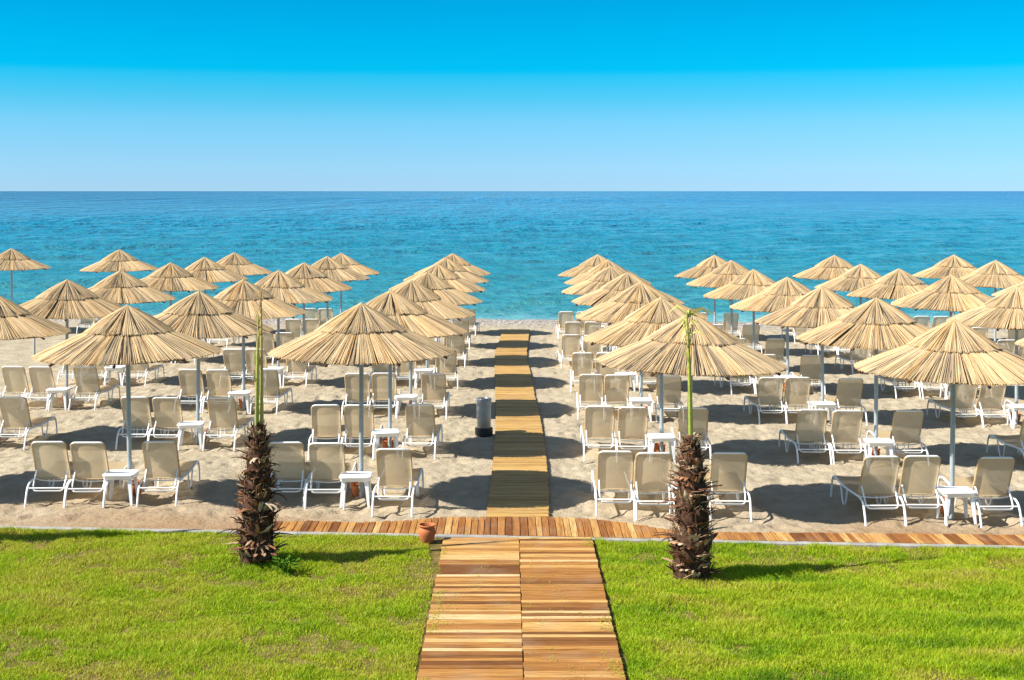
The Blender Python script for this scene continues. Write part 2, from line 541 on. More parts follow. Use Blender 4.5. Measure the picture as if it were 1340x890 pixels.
for nm, arr in (("damp", dm), ("pebble", pb)):
    at = me.attributes.new(nm, 'FLOAT', 'POINT'); at.data.foreach_set("value", arr.ravel().astype(np.float32))
struct(link("sand_beach", me))

# beach to left and right of that, and the bed under the sea: one coarse sheet a little lower
ex = np.concatenate([np.linspace(-600, -40, 15), np.linspace(-30, 30, 13), np.linspace(40, 600, 15)])
ey = np.concatenate([np.linspace(17.0, 64, 24), [80, 120, 300]])
EX, EY = np.meshgrid(ex, ey)
EZ = np.maximum(terrain(np.clip(EX, -40, 40), EY) - 0.16, -4.0)
me = mesh_np("outer_sand", np.stack([EX.ravel(), EY.ravel(), EZ.ravel()], 1), grid_faces(len(ey), len(ex)), M['sand'])
struct(link("beach_ground", me))

# lawn soil, running back under and behind the camera
lx = np.concatenate([[-400, -60], np.arange(-12, 12.01, 0.12), [60, 400]])
lt = np.concatenate([[-200.0, -20, 0], np.linspace(9, 18, 70), [18.5, 1000]])
LX, LT = np.meshgrid(lx, lt)
LY = np.where(LT > 900, kerb_y(np.clip(LX, -60, 60)) - 0.03, np.minimum(LT, kerb_y(np.clip(LX, -60, 60)) - 0.06))
in_deck = (LX > -0.80) & (LX < 1.06)


def lawn_z(x, y):
    return 0.09 * (fbm(x * 0.5, y * 0.5, 91, 3) - 0.44) + 0.03 * (fbm(x * 3.0, y * 3.0, 33, 2) - 0.37)


near = (np.abs(LX) < 13) & (LY > 8)
LZ = np.where(near & ~in_deck, lawn_z(LX, LY) * np.clip((kerb_y(LX) - LY) / 0.6, 0, 1) * np.clip((np.maximum(-0.88 - LX, LX - 1.16)) / 0.3, 0, 1), 0.0) + 0.0
LZ = np.where(in_deck, -0.06, LZ)
me = mesh_np("lawn", np.stack([LX.ravel(), LY.ravel(), LZ.ravel()], 1), grid_faces(len(lt), len(lx)), M['lawn'])
struct(link("lawn_ground", me))

# sea
shore = 56.0
sy = [shore]
while sy[-1] < 420:
    sy.append(sy[-1] + 0.24 * (sy[-1] / 60.0) ** 1.35)
sy = np.array(sy + [600, 1000, 2500, 8000, 40000])
sf = np.concatenate([[-60, -6, -1.2], np.linspace(-0.56, 0.56, 620), [1.2, 6, 60]])
SF, SY = np.meshgrid(sf, sy)
SX = SF * SY
WX = np.clip(SX, -400, 400)
fade = np.clip((430 - SY) / 200, 0, 1) * np.clip((SY - 57) / 9, 0.12, 1) * (np.abs(SF) < 0.57)
wv = np.zeros_like(SX)
wr = np.random.default_rng(3)
for k in range(26):
    lam = 0.9 * 1.13 ** k
    th = R(-90 + 18 + wr.normal(0, 24))
    ph = wr.uniform(0, 6.28)
    a = 0.010 * lam ** 0.60
    kk = 2 * pi / lam
    p = kk * (cos(th) * WX + sin(th) * SY) + ph + 1.6 * vnoise(WX / (lam * 3), SY / (lam * 3), 200 + k)
    vis = np.clip((lam / (2.2 * 0.24 * (SY / 60.0) ** 1.35)) - 0.8, 0, 1)
    wv += a * vis * (1 - 2 * np.abs(np.sin(p / 2)) ** 0.9) * np.clip(vnoise(WX / (lam * 5), SY / (lam * 4), 300 + k) * 1.8, 0, 1.4)
SZ = -0.70 + wv * fade
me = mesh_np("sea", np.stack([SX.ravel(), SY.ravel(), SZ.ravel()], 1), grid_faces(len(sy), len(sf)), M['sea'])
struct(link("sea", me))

# ------------------------------------------------------------------ boardwalks and kerb
rw = random.Random(21)


def plank(mb, x0, x1, y0, y1, zt, th, skew=0.0, tone=0.5, dz=0.0):
    mb.cur = tone
    e = 0.004
    zb = zt - th
    vs = [(x0, y0, zb), (x1, y0 + skew, zb), (x1, y1 + skew, zb), (x0, y1, zb),
          (x0, y0, zt - e), (x1, y0 + skew, zt - e + dz), (x1, y1 + skew, zt - e + dz), (x0, y1, zt - e),
          (x0 + e, y0 + e, zt), (x1 - e, y0 + e + skew, zt + dz), (x1 - e, y1 - e + skew, zt + dz), (x0 + e, y1 - e, zt)]
    fs = [(0, 3, 2, 1), (0, 1, 5, 4), (1, 2, 6, 5), (2, 3, 7, 6), (3, 0, 4, 7), (4, 5, 9, 8), (5, 6, 10, 9), (6, 7, 11, 10), (7, 4, 8, 11), (8, 9, 10, 11)]
    mb.add(vs, fs)


mb = MB()
for x0, x1 in ((-0.90, 0.150), (0.162, 1.165)):
    y = 4.0
    while y < 18.70:
        w = rw.choice([0.085, 0.095, 0.11, 0.14])
        if y + w > 18.76: w = 18.76 - y
        plank(mb, x0 + rw.uniform(-.012, .004), x1 + rw.uniform(-.004, .012) if x1 > .5 else x1, y + 0.004, y + w - 0.004, 0.055 + rw.uniform(-.004, .004), 0.03, rw.uniform(-.004, .004),
              min(1, max(0, rw.gauss(0.50, 0.30))), rw.uniform(-.003, .003))
        y += w
for x in (-0.86, -0.4, 0.12, 0.2, 0.65, 1.12):
    mb.cur = 0.1
    mb.box((x, 11.3, -0.005), (0.05, 14.4, 0.05))
o = struct(link("front_boardwalk", mb.mesh("front_boardwalk", M['deck'], smooth=False)))

mb = MB()
y = 19.99
while y < 51.9:
    w = 0.10
    l = float(np.interp(y, PATH_D, PATH_L)) + rw.uniform(-.01, .01); r_ = float(np.interp(y, PATH_D, PATH_R)) + rw.uniform(-.01, .01)
    z = tz(0.2, y) + 0.045 + 0.012 * sin(y * 0.9) + rw.uniform(-.003, .003)
    plank(mb, l, r_, y + 0.004, y + w - 0.004, z, 0.03, rw.uniform(-.006, .006), min(1, max(0, rw.gauss(0.55, 0.24))), rw.uniform(-.003, .003))
    y += w
mb.cur = 0.1
for i in range(len(PATH) - 1):
    (d0, l0, r0), (d1, l1, r1) = PATH[i], PATH[i + 1]
    for f in (0.07, 0.5, 0.93):
        x0 = l0 + (r0 - l0) * f; x1 = l1 + (r1 - l1) * f
        n = Vector((x1 - x0, d1 - d0, tz(0.2, d1) - tz(0.2, d0)))
        mb.tube([(x0, d0, tz(0.2, d0) - 0.012), (x1, d1, tz(0.2, d1) - 0.012)], 0.025, 4)
struct(link("sea_boardwalk", mb.mesh("sea_boardwalk", M['path_wood'], smooth=False)))

mb = MB()
x = -3.62
while x < 12.5:
    w = rw.choice([0.09, 0.10, 0.115])
    y0 = float(kerb_y(x + w / 2)) + 0.075
    y1 = float(np.interp(x + w / 2, CX, CY)) + rw.uniform(-0.012, 0.012) + 0.05
    plank(mb, x + 0.004, x + w - 0.004, y0, max(y1, y0 + 0.2), 0.03 + rw.uniform(-.004, .004), 0.03, -0.077 * w, min(1, max(0, rw.gauss(0.48, 0.27))), rw.uniform(-.003, .003))
    x += w
struct(link("cross_boardwalk", mb.mesh("cross_boardwalk", M['deck_cross'], smooth=False)))

mb = MB()
x = -40.0
while x < 40:
    w = 0.995
    y0 = float(kerb_y(x)); y1 = float(kerb_y(x + w))
    vs = []
    zt = 0.03 + rw.uniform(-.004, .004)
    for (px, py) in ((x, y0), (x + w, y1)):
        vs += [(px, py - 0.05, -0.15), (px, py - 0.05, zt - 0.012), (px, py - 0.04, zt), (px, py + 0.04, zt), (px, py + 0.05, zt - 0.012), (px, py + 0.05, -0.15)]
    mb.add(vs, [(i, i + 6, i + 7, i + 1) for i in range(5)] + [(0, 1, 2, 3, 4, 5), (11, 10, 9, 8, 7, 6)])
    x += 1.0
tag(struct(link("kerb", mb.mesh("kerb", M['kerb'], smooth=False))), "pale concrete kerb along the seaward edge of the lawn", "kerb")


# ------------------------------------------------------------------ straw umbrella
def thatch(seed, r0, r1, zfun, n, bundles, wmul, lift, rag, puff):
    rg = random.Random(seed)
    V = []; F = []; T = []
    bt = [rg.uniform(0.38, 0.82) for _ in range(bundles)]
    bo = [rg.uniform(-0.008, 0.010) for _ in range(bundles)]
    bl = [rg.uniform(-1.0, 1.1) * (0.035 if puff > 0.03 else 0.014) for _ in range(bundles)]
    be = sorted([2 * pi * (k + rg.uniform(-.22, .22)) / bundles for k in range(bundles)])
    gap = [rg.random() < 0.45 for _ in range(bundles)]
    for i in range(n):
        a = 2 * pi * (i + rg.uniform(-.5, .5)) / n % (2 * pi)
        b = 0
        for k in range(bundles):
            if a >= be[k]: b = k
        if a < be[0]: b = bundles - 1
        lo = be[b]; hi = be[(b + 1) % bundles]
        if hi <= lo: hi += 2 * pi
        aa = a if a >= lo else a + 2 * pi
        u = (aa - lo) / (hi - lo)                    # 0..1 across the bundle
        dedge = min(u, 1 - u)
        if dedge < 0.03 and gap[b]: continue
        crown = puff * (1 - abs(2 * u - 1) ** 3) - puff
        sk = rg.gauss(0, 0.028)
        re = r1 + bl[b] * 0.7 + rg.uniform(-rag, rag * 0.6)
        rs = r0
        wout = 2 * pi * r1 / n * wmul * rg.uniform(0.7, 1.35)
        tone = min(1, max(0, rg.gauss(bt[b], 0.22)))
        if rg.random() < 0.07: tone = rg.uniform(0.0, 0.2)
        if dedge < (0.17 if puff > 0.04 else 0.11) and rg.random() < 0.55: tone *= 0.35  # crease shade painted into the reed colour along bundle edges
        if rg.random() < 0.05: tone = 1.0
        zj = rg.uniform(-0.010, 0.012) + bo[b]
        o = len(V); segs = 5
        kink = rg.uniform(-.012, .012)
        for s in range(segs + 1):
            f = s / segs
            r = rs + (re - rs) * f
            ang = a + sk * (f - 0.2) * r1 / max(r, 0.3) * 0.5
            wv_ = max(0.007, wout * (0.25 + 0.75 * r / r1)) * (1.0 if s < segs else 0.7)
            z = zfun(r) + lift + zj * (0.3 + 0.7 * f) + crown * (min(1, 1.6 * f + 0.2) - 0.75 * f ** 4) + kink * sin(f * pi) - (0.012 * f ** 6)
            for side in (-1, 0, 1):
                px = r * cos(ang) - side * wv_ / 2 * sin(ang)
                py = r * sin(ang) + side * wv_ / 2 * cos(ang)
                V.append((px, py, z + (0.006 if side == 0 else 0.0)))
                T.append(tone)
        for s in range(segs):
            for k in range(2):
                p = o + s * 3 + k
                F.append((p, p + 3, p + 4, p + 1))
    return np.array(V), np.array(F), np.array(T)


ZP = 3.09          # height of the peak above the sand


def z_up(r): return ZP - 0.615 * r + 0.02 * min(1, r / 0.4)
def z_lo(r): return ZP - 0.405 - (r - 0.65) * 0.430


VARIANTS = []
for sd in (1, 2, 3, 4):
    va, fa, ta = thatch(sd * 10, 0.02, 0.69, z_up, 620, 14, 1.6, 0.016, 0.018, 0.055)
    up = mesh_np("upper_thatch", va, fa, M['thatch'], True, ta)
    # a small tied tuft at the peak
    vb, fb, tb = thatch(sd * 10 + 5, 0.50, 1.45, z_lo, 1150, 22, 1.5, 0.0, 0.020, 0.030)
    lo = mesh_np("lower_thatch", vb, fb, M['thatch'], True, tb)
    VARIANTS.append((up, lo))
mb = MB()
mb.lathe([(0.03, ZP - 0.03), (0.64, z_up(0.64) - 0.035), (0.64, z_up(.64) - 0.045), (0.75, z_lo(0.75) - 0.045), (1.39, z_lo(1.39) - 0.04), (1.39, z_lo(1.39) - 0.05), (0.75, z_lo(0.75) - 0.06), (0.03, ZP - 0.09)], 40)
UNDER = mb.mesh("canopy_mat", M['under'])
mb = MB(); mb.tube([(0, 0, -0.3), (0, 0, 1.2), (0, 0, 2.2), (0, 0, ZP - 0.1)], 0.036, 14)
POLE = mb.mesh("pole", M['pole'])
mb = MB(); mb.lathe([(0.037, 2.42), (0.075, 2.42), (0.075, 2.52), (0.037, 2.54)], 14)
HUB = mb.mesh("hub", M['pole'])
mb = MB(); mb.tube([(0.05, 0, ZP - 0.14), (0.75, 0, z_lo(0.75) - 0.085), (1.43, 0, z_lo(1.43) - 0.062)], 0.024, 6)
RIB = mb.mesh("rib", M['rib'])
mb = MB(); mb.tube([(0, 0, ZP - 0.08), (0, 0, ZP - 0.01), (0.005, 0, ZP + 0.025)], [0.06, 0.03, 0.012], 9)
FINIAL = mb.mesh("peak_tuft", M['thatch'])


def build_umbrella(variant):
    up, lo = VARIANTS[variant]
    root = thing("straw_umbrella")
    link("pole", POLE, root); link("hub", HUB, root)
    c = link("canopy_mat", UNDER, root)
    link("upper_thatch", up, root); link("lower_thatch", lo, root); link("peak_tuft", FINIAL, root)
    for k in range(8):
        o = link("rib", RIB, root); o.rotation_euler.z = 2 * pi * (k + 0.3) / 8
    return root


# ------------------------------------------------------------------ sun lounger: origin between the rear feet, +Y towards the sea
def rail_pts(sx):
    x = 0.30 * sx
    return smooth_path([(x, 0.0, -0.03), (x, 0.055, 0.13), (x, 0.12, 0.245), (x, 0.21, 0.305), (x, 0.34, 0.325), (x, 0.6, 0.32), (x, 1.0, 0.305), (x, 1.35, 0.315),
                        (x, 1.62, 0.345), (x, 1.76, 0.335), (x, 1.84, 0.27), (x, 1.89, 0.14), (x, 1.92, -0.03)], 3)


RAIL_YZ = [(p.y, p.z) for p in rail_pts(1)]
HINGE = Vector((0, 0.50, 0.335)); BACK_ANG = R(63); BACK_LEN = 0.70


def back_pt(u, x=0.0, off=0.0):
    """a point u along the backrest from the hinge, off behind it"""
    return Vector((x, HINGE.y - u * cos(BACK_ANG) - off * sin(BACK_ANG), HINGE.z + u * sin(BACK_ANG) - off * cos(BACK_ANG)))


def lounger_meshes():
    out = []
    for sx in (-1, 1):
        mb = MB(); mb.tube(rail_pts(sx), 0.0165, 8); out.append(("side_rail", mb.mesh("side_rail", M['white']), None))
        mb = MB(); x = 0.272 * sx
        mb.tube(smooth_path([(x, 1.08, 0.305), (x, 1.13, 0.14), (x, 1.18, 0.03), (x, 1.26, 0.0), (x, 1.34, 0.03), (x, 1.40, 0.16), (x, 1.46, 0.32)], 3), 0.013, 7)
        out.append(("loop_leg", mb.mesh("loop_leg", M['white']), None))
    # seat sling
    V = []; F = []
    yy = [0.44 + i * 0.05 for i in range(28)]
    yy = [y for y in yy if y < 1.79] + [1.79, 1.83, 1.855]
    nx = 9
    for y in yy:
        zr = np.interp(y, [a for a, _ in RAIL_YZ], [b for _, b in RAIL_YZ])
        for k in range(nx):
            u = k / (nx - 1) * 2 - 1
            V.append((0.295 * u, y, zr + 0.016 - 0.022 * (1 - u * u)))
    nV = len(V)
    for i in range(len(yy) - 1):
        for k in range(nx - 1):
            p = i * nx + k
            F.append((p, p + 1, p + nx + 1, p + nx))
    out.append(("seat_sling", mesh_np("seat_sling", V, F, M['sling']), None))
    # back frame: hoop with rounded top corners
    hw = 0.262; rc = 0.075
    hoop = [back_pt(-0.02, -hw), back_pt(0.3, -hw), back_pt(BACK_LEN - rc, -hw)]
    for k in range(1, 6):
        a = pi / 2 * k / 6
        hoop.append(back_pt(BACK_LEN - rc + rc * sin(a), -hw + rc * (1 - cos(a))))
    hoop.append(back_pt(BACK_LEN, -hw + rc))
    hoop += [Vector((-p.x, p.y, p.z)) for p in reversed(hoop)]
    mb = MB(); mb.tube(hoop, 0.0145, 8)
    out.append(("back_frame", mb.mesh("back_frame", M['white']), None))
    # back sling, wrapped round the side tubes
    V = []; F = []
    us = [0.0, 0.08, 0.16, 0.24, 0.32, 0.4, 0.48, 0.55, 0.6, 0.63, 0.655, 0.675, 0.69]
    for u in us:
        h = hw + 0.0165
        if u > BACK_LEN - rc:
            t = (u - (BACK_LEN - rc)) / rc
            h = hw + 0.0165 - 0.8 * rc * (1 - math.sqrt(max(0, 1 - t * t)))
        prof = [(-h + 0.004, -0.012), (-h, 0.0), (-h + 0.005, 0.0135), (-h + 0.03, 0.0165), (-h * .66, 0.008), (-h * .33, 0.001), (0, -0.001), (h * .33, 0.001), (h * .66, 0.008), (h - 0.03, 0.0165), (h - 0.005, 0.0135), (h, 0.0), (h - 0.004, -0.012)]
        for xx, of in prof: V.append(tuple(back_pt(u, xx, of)))
    npf = 13
    for i in range(len(us) - 1):
        for k in range(npf - 1):
            p = i * npf + k
            F.append((p, p + npf, p + npf + 1, p + 1))
    out.append(("back_sling", mesh_np("back_sling", V, F, M['sling']), None))
    # prop: U-shaped bracket behind the backrest
    w = 0.245
    a0 = back_pt(0.17, 0, 0.02)
    pts = [(-w, a0.y, a0.z), (-w, 0.27, 0.33), (-w + 0.006, 0.185, 0.225), (-w + 0.035, 0.165, 0.2), (-w + 0.075, 0.16, 0.195)]
    pts = pts + [(-x_, y_, z_) for x_, y_, z_ in reversed(pts)]
    mb = MB(); mb.tube(pts, 0.0125, 7)
    out.append(("prop_bracket", mb.mesh("prop_bracket", M['white']), None))
    mb = MB(); mb.tube([(-0.30, 0.13, 0.247), (0.30, 0.13, 0.247)], 0.011, 7)
    out.append(("rear_crossbar", mb.mesh("rear_crossbar", M['white']), None))
    mb = MB(); mb.tube(smooth_path([(-0.30, 0.50, 0.318), (-0.2, 0.50, 0.295), (0, 0.50, 0.282), (0.2, 0.50, 0.295), (0.30, 0.50, 0.318)], 3), 0.012, 7)
    out.append(("seat_crossbar", mb.mesh("seat_crossbar", M['white']), None))
    mb = MB(); mb.tube([(-0.30, 1.2, 0.285), (0.30, 1.2, 0.285)], 0.012, 7)
    out.append(("seat_crossbar", mb.mesh("seat_crossbar", M['white']), None))
    return out


def rounded_rect(w, d, r, n=5):
    pts = []
    for cx, cy, a0 in ((w / 2 - r, d / 2 - r, 0), (-w / 2 + r, d / 2 - r, pi / 2), (-w / 2 + r, -d / 2 + r, pi), (w / 2 - r, -d / 2 + r, 1.5 * pi)):
        for k in range(n + 1):
            a = a0 + pi / 2 * k / n
            pts.append((cx + r * cos(a), cy + r * sin(a)))
    return pts


def table_meshes():
    mb = MB()
    rings = []
    for w, d, z in ((0.44, 0.38, 0.375), (0.47, 0.41, 0.385), (0.485, 0.425, 0.43), (0.50, 0.44, 0.437), (0.50, 0.44, 0.447), (0.49, 0.43, 0.453), (0.455, 0.395, 0.453), (0.445, 0.385, 0.449)):
        rings.append([(x, y, z) for x, y in rounded_rect(w, d, 0.07)])
    n = len(rings[0])
    vs = [v for r in rings for v in r]
    fs = [(i * n + k, i * n + (k + 1) % n, (i + 1) * n + (k + 1) % n, (i + 1) * n + k) for i in range(len(rings) - 1) for k in range(n)]
    fs.append(tuple((len(rings) - 1) * n + k for k in range(n)))
    mb.add(vs, fs)
    # underside
    mb.add([(x, y, 0.425) for x, y in rounded_rect(0.46, 0.40, 0.07)], [tuple(range(n - 1, -1, -1))])
    top = mb.mesh("tabletop", M['plastic'], angle=50)
    legs = []
    for sx in (-1, 1):
        for sy_ in (-1, 1):
            mb = MB()
            sec = []
            for (f, z) in ((0, -0.02), (0.5, 0.20), (1, 0.405)):
                x = sx * (0.235 - 0.03 * f); y = sy_ * (0.205 - 0.03 * f); s_ = 0.035 + 0.03 * f
                t = 0.016
                L = [(0, 0), (-s_, 0), (-s_, -t), (-t, -t), (-t, -s_), (0, -s_)]
                sec.append([(x + sx * a, y + sy_ * b, z) for a, b in L])
            vs = [v for q in sec for v in q]; m = 6
            fs = [(i * m + k, i * m + (k + 1) % m, (i + 1) * m + (k + 1) % m, (i + 1) * m + k) for i in range(2) for k in range(m)] + [tuple(range(m))]
            if sx * sy_ < 0: fs = [tuple(reversed(f)) for f in fs]
            mb.add(vs, fs)
            legs.append(mb.mesh("leg", M['plastic'], angle=30))
    return top, legs


def pot_mesh(h=0.23, r=0.115):
    mb = MB()
    mb.lathe([(0.0, 0.0), (r * .62, 0.0), (r * .70, 0.01), (r * .90, h * .45), (r * .98, h * .72), (r * 0.9, h * .82), (r * .88, h * .86), (r * 1.02, h * .9), (r * 1.04, h * .97), (r * 1.0, h), (r * .9, h), (r * .84, h * .88), (r * .84, h * .8)], 22)
    return mb.mesh("pot_body", M['clay'])


LMESH = lounger_meshes()
TOP, LEGS = table_meshes()
POT = pot_mesh()
mb = MB(); mb.lathe([(0.0, 0.185), (0.098, 0.185)], 18); POTSOIL = mb.mesh("soil", M['soil'])


def build_lounger():
    r = thing("sun_lounger")
    for nm, me, _ in LMESH: link(nm, me, r)
    return r


def build_table():
    r = thing("side_table"); link("tabletop", TOP, r)
    for l in LEGS: link("leg", l, r)
    return r


def build_pot():
    r = thing("clay_pot"); link("pot_body", POT, r); link("soil", POTSOIL, r)
    return r


K = 21.28 / 1750
# column, row, x of the pole in the photo, row distance (1 = front row), height of the peak in the photo
UM = [
    ('A', 1, 472.5, 1.000, 395), ('A', 2, 510, 1.195, 379), ('A', 3, 537, 1.427, 366), ('A', 4, 558.7, 1.667, 355), ('A', 5, 572, 1.90, 344.5), ('A', 6, 583, 2.14, 337), ('A', 7, 592, 2.38, 331),
    ('B', 1, 899, 0.965, 408.5), ('B', 2, 866, 1.172, 388), ('B', 3, 839, 1.403, 368), ('B', 4, 821, 1.628, 355.5), ('B', 5, 799, 1.865, 347.5), ('B', 6, 795, 2.09, 339.5), ('B', 7, 782, 2.31, 332.5),
    ('C', 1, 170, 1.006, 398), ('C', 2, 258.4, 1.240, 380), ('C', 3, 319, 1.455, 365), ('C', 4, 364, 1.677, 353), ('C', 5, 397, 1.91, 343), ('C', 6, 429, 2.15, 335), ('C', 7, 446.5, 2.39, 330.6),
    ('D', 1, 1245, 0.950, 416), ('D', 2, 1146, 1.151, 389), ('D', 3, 1077, 1.377, 374), ('D', 4, 1031, 1.600, 362), ('D', 5, 987, 1.82, 352), ('D', 6, 958, 2.05, 340), ('D', 7, 935.5, 2.29, 333.4),
    ('E', 1, -165, 1.02, 398), ('E', 2, -9, 1.245, 383), ('E', 3, 87, 1.480, 365), ('E', 4, 157, 1.690, 353), ('E', 5, 223, 1.93, 343), ('E', 6, 269, 2.16, 336), ('E', 7, 306, 2.40, 330),
    ('F', 2, 1440, 1.13, 396), ('F', 3, 1330, 1.36, 374), ('F', 4, 1243, 1.575, 358.5), ('F', 5, 1177, 1.81, 351), ('F', 6, 1126, 2.01, 345), ('F', 7, 1092, 2.23, 333.4),
    ('G', 7, 157, 2.41, 326), ('I', 7, 15.5, 2.42, 324.7),
    ('H', 5, 1368, 1.80, 352), ('H', 6, 1302, 2.00, 340), ('H', 7, 1248, 2.22, 333),
]
ROWN = {1: "front row", 2: "second row", 3: "third row", 4: "fourth row", 5: "fifth row", 6: "sixth row", 7: "seaward row"}
COLN = {'A': "first column left of boardwalk", 'C': "second column left of boardwalk", 'E': "third column left of boardwalk", 'G': "fourth column left of boardwalk", 'I': "fifth column left of boardwalk",
        'B': "first column right of boardwalk", 'D': "second column right of boardwalk", 'F': "third column right of boardwalk", 'H': "fourth column right of boardwalk"}
LEAN = {('C', 1): -0.8, ('D', 1): 0.7, ('B', 1): 1.5, ('A', 1): 0.2}
rj = random.Random(5)
protoU = [build_umbrella(v) for v in range(4)]
protoL = build_lounger(); protoT = build_table(); protoP = build_pot()
usedU = [False] * 4; used = {'L': False, 'T': False, 'P': False}


def place(key, proto, loc, rot):
    if not used[key]:
        used[key] = True
        proto.location = loc; proto.rotation_euler = rot
        return proto
    return dup(proto, loc, rot)


for idx, (c, r, px, rho, py) in enumerate(UM):
    X = (px - 665) * rho * K; Y = rho * 21.28
    g = tz(X, Y)
    peak = 4.9 - (py - 250) * Y / 1750
    sink = (peak - g) - ZP - 0.03
    sink = max(-0.28, min(0.12, sink))
    v = idx % 4
    lean = LEAN.get((c, r), rj.uniform(-0.6, 0.6))
    rot = (R(rj.uniform(-0.5, 0.8)), R(lean), rj.uniform(0, 6.28))
    # spin about the pole must stay separate from the lean: spin first, lean after
    from mathutils import Euler
    e = (Euler((rot[0], rot[1], 0)).to_matrix() @ Euler((0, 0, rot[2])).to_matrix()).to_euler()
    loc = (X, Y, g + sink)
    if not usedU[v]:
        usedU[v] = True; u = protoU[v]; u.location = loc; u.rotation_euler = e
    else:
        u = dup(protoU[v], loc, e)
    sc = rj.uniform(0.985, 1.03)
    tag(u, "straw umbrella on grey pole, %s, %s" % (ROWN[r], COLN[c]), "umbrella", "straw beach umbrellas in rows")
    rear = 0.62 if c in 'ACEGI' else (0.45 if r > 1 else 0.62)
    if (c, r) in (('D', 3), ('D', 4), ('D', 2)): rear = 0.3
    for k, (ox, word) in enumerate(((-1.15, "leftmost"), (-0.53, "middle"), (0.56, "rightmost"))):
        lx_ = X + ox + rj.uniform(-.03, .03)
        ly_ = Y - rear + rj.uniform(-.09, .09) - 0.09 * (ox if c in 'BDFH' else 0.3 * ox)
        if (c, r, k) == ('A', 1, 2): ly_ = Y - 1.05
        rzz = R(rj.gauss(0, 1.8))
        slope = R(-1.0) if ly_ > 21 else 0
        o = place('L', protoL, (lx_, ly_, tz(lx_, ly_)), (slope, 0, rzz))
        tag(o, "%s beige lounger under %s umbrella, %s" % (word, ROWN[r], COLN[c]), "sun lounger", "beige sun loungers in threes under the umbrellas")
    tx, ty = X - 0.05 + rj.uniform(-.03, .03), Y - 0.30 + rj.uniform(-.03, .03)
    o = place('T', protoT, (tx, ty, tz(tx, ty)), (0, 0, R(rj.gauss(0, 4))))
    tag(o, "white plastic table at the pole of %s umbrella, %s" % (ROWN[r], COLN[c]), "side table", "white tables beside the umbrella poles")
    if r <= 5:
        qx, qy = X + rj.uniform(-.08, .08), Y + 0.17
        o = place('P', protoP, (qx, qy, tz(qx, qy) - 0.01), (R(rj.uniform(-4, 4)), R(rj.uniform(-4, 4)), rj.uniform(0, 6)))
        tag(o, "clay pot in the shade under the table, %s, %s" % (ROWN[r], COLN[c]), "pot", "clay pots under the beach tables")


# ------------------------------------------------------------------ single things
# big clay pot by the boardwalk
pr_ = thing("clay_pot", (-1.13, 18.62, 0.0))
mb = MB(); h, r = 0.26, 0.115
mb.lathe([(0, 0), (r * .66, 0), (r * .74, 0.012), (r * .98, h * .42), (r * 1.04, h * .60), (r * .98, h * .76), (r * .84, h * .84), (r * .84, h * .87), (r * 1.0, h * .91), (r * 1.06, h * .95), (r * 1.03, h), (r * .92, h), (r * .8, h * .88), (r * .8, h * .8)], 28)
link("pot_body", mb.mesh("pot_body", M['clay']), pr_)
mb = MB(); mb.lathe([(0, h * .84), (r * .86, h * .84)], 20); link("soil", mb.mesh("soil", M['soil']), pr_)
tag(pr_, "round terracotta pot standing at the lawn corner beside the wooden walkways", "pot")

# steel bin
bx_, by_ = -0.50, 27.45
br = thing("litter_bin", (bx_, by_, tz(bx_, by_)))
mb = MB(); mb.lathe([(0, 0), (0.165, 0), (0.185, 0.01), (0.185, 0.145), (0.17, 0.155), (0.14, 0.157)], 28); link("base_ring", mb.mesh("base_ring", M['black']), br)
mb = MB(); mb.lathe([(0.145, 0.14), (0.145, 0.155), (0.148, 0.60), (0.144, 0.61)], 32); link("drum", mb.mesh("drum", M['steel']), br)
mb = MB(); mb.lathe([(0.144, 0.605), (0.157, 0.61), (0.157, 0.745), (0.150, 0.757), (0.10, 0.757), (0.09, 0.74), (0.09, 0.65), (0, 0.65)], 32); link("ashtray_lid", mb.mesh("ashtray_lid", M['steel']), br)
tag(br, "shiny steel litter bin with black base at the boardwalk edge", "bin")

# bare post left of the front umbrella
ppx = (45 - 665) * 1.95 * K
bp = MB(); bp.tube([(0, 0, -0.2), (0, 0, 0.8), (0, 0, 1.45)], 0.034, 12); bp.lathe([(0.0, 1.47), (0.045, 1.465), (0.045, 1.44), (0.034, 1.43)], 12)
o = link("bare_post", bp.mesh("bare_post", M['pole']), None, (ppx, 1.95 * 21.28, tz(ppx, 1.95 * 21.28)))
tag(o, "short bare grey post in open sand, without an umbrella", "post")


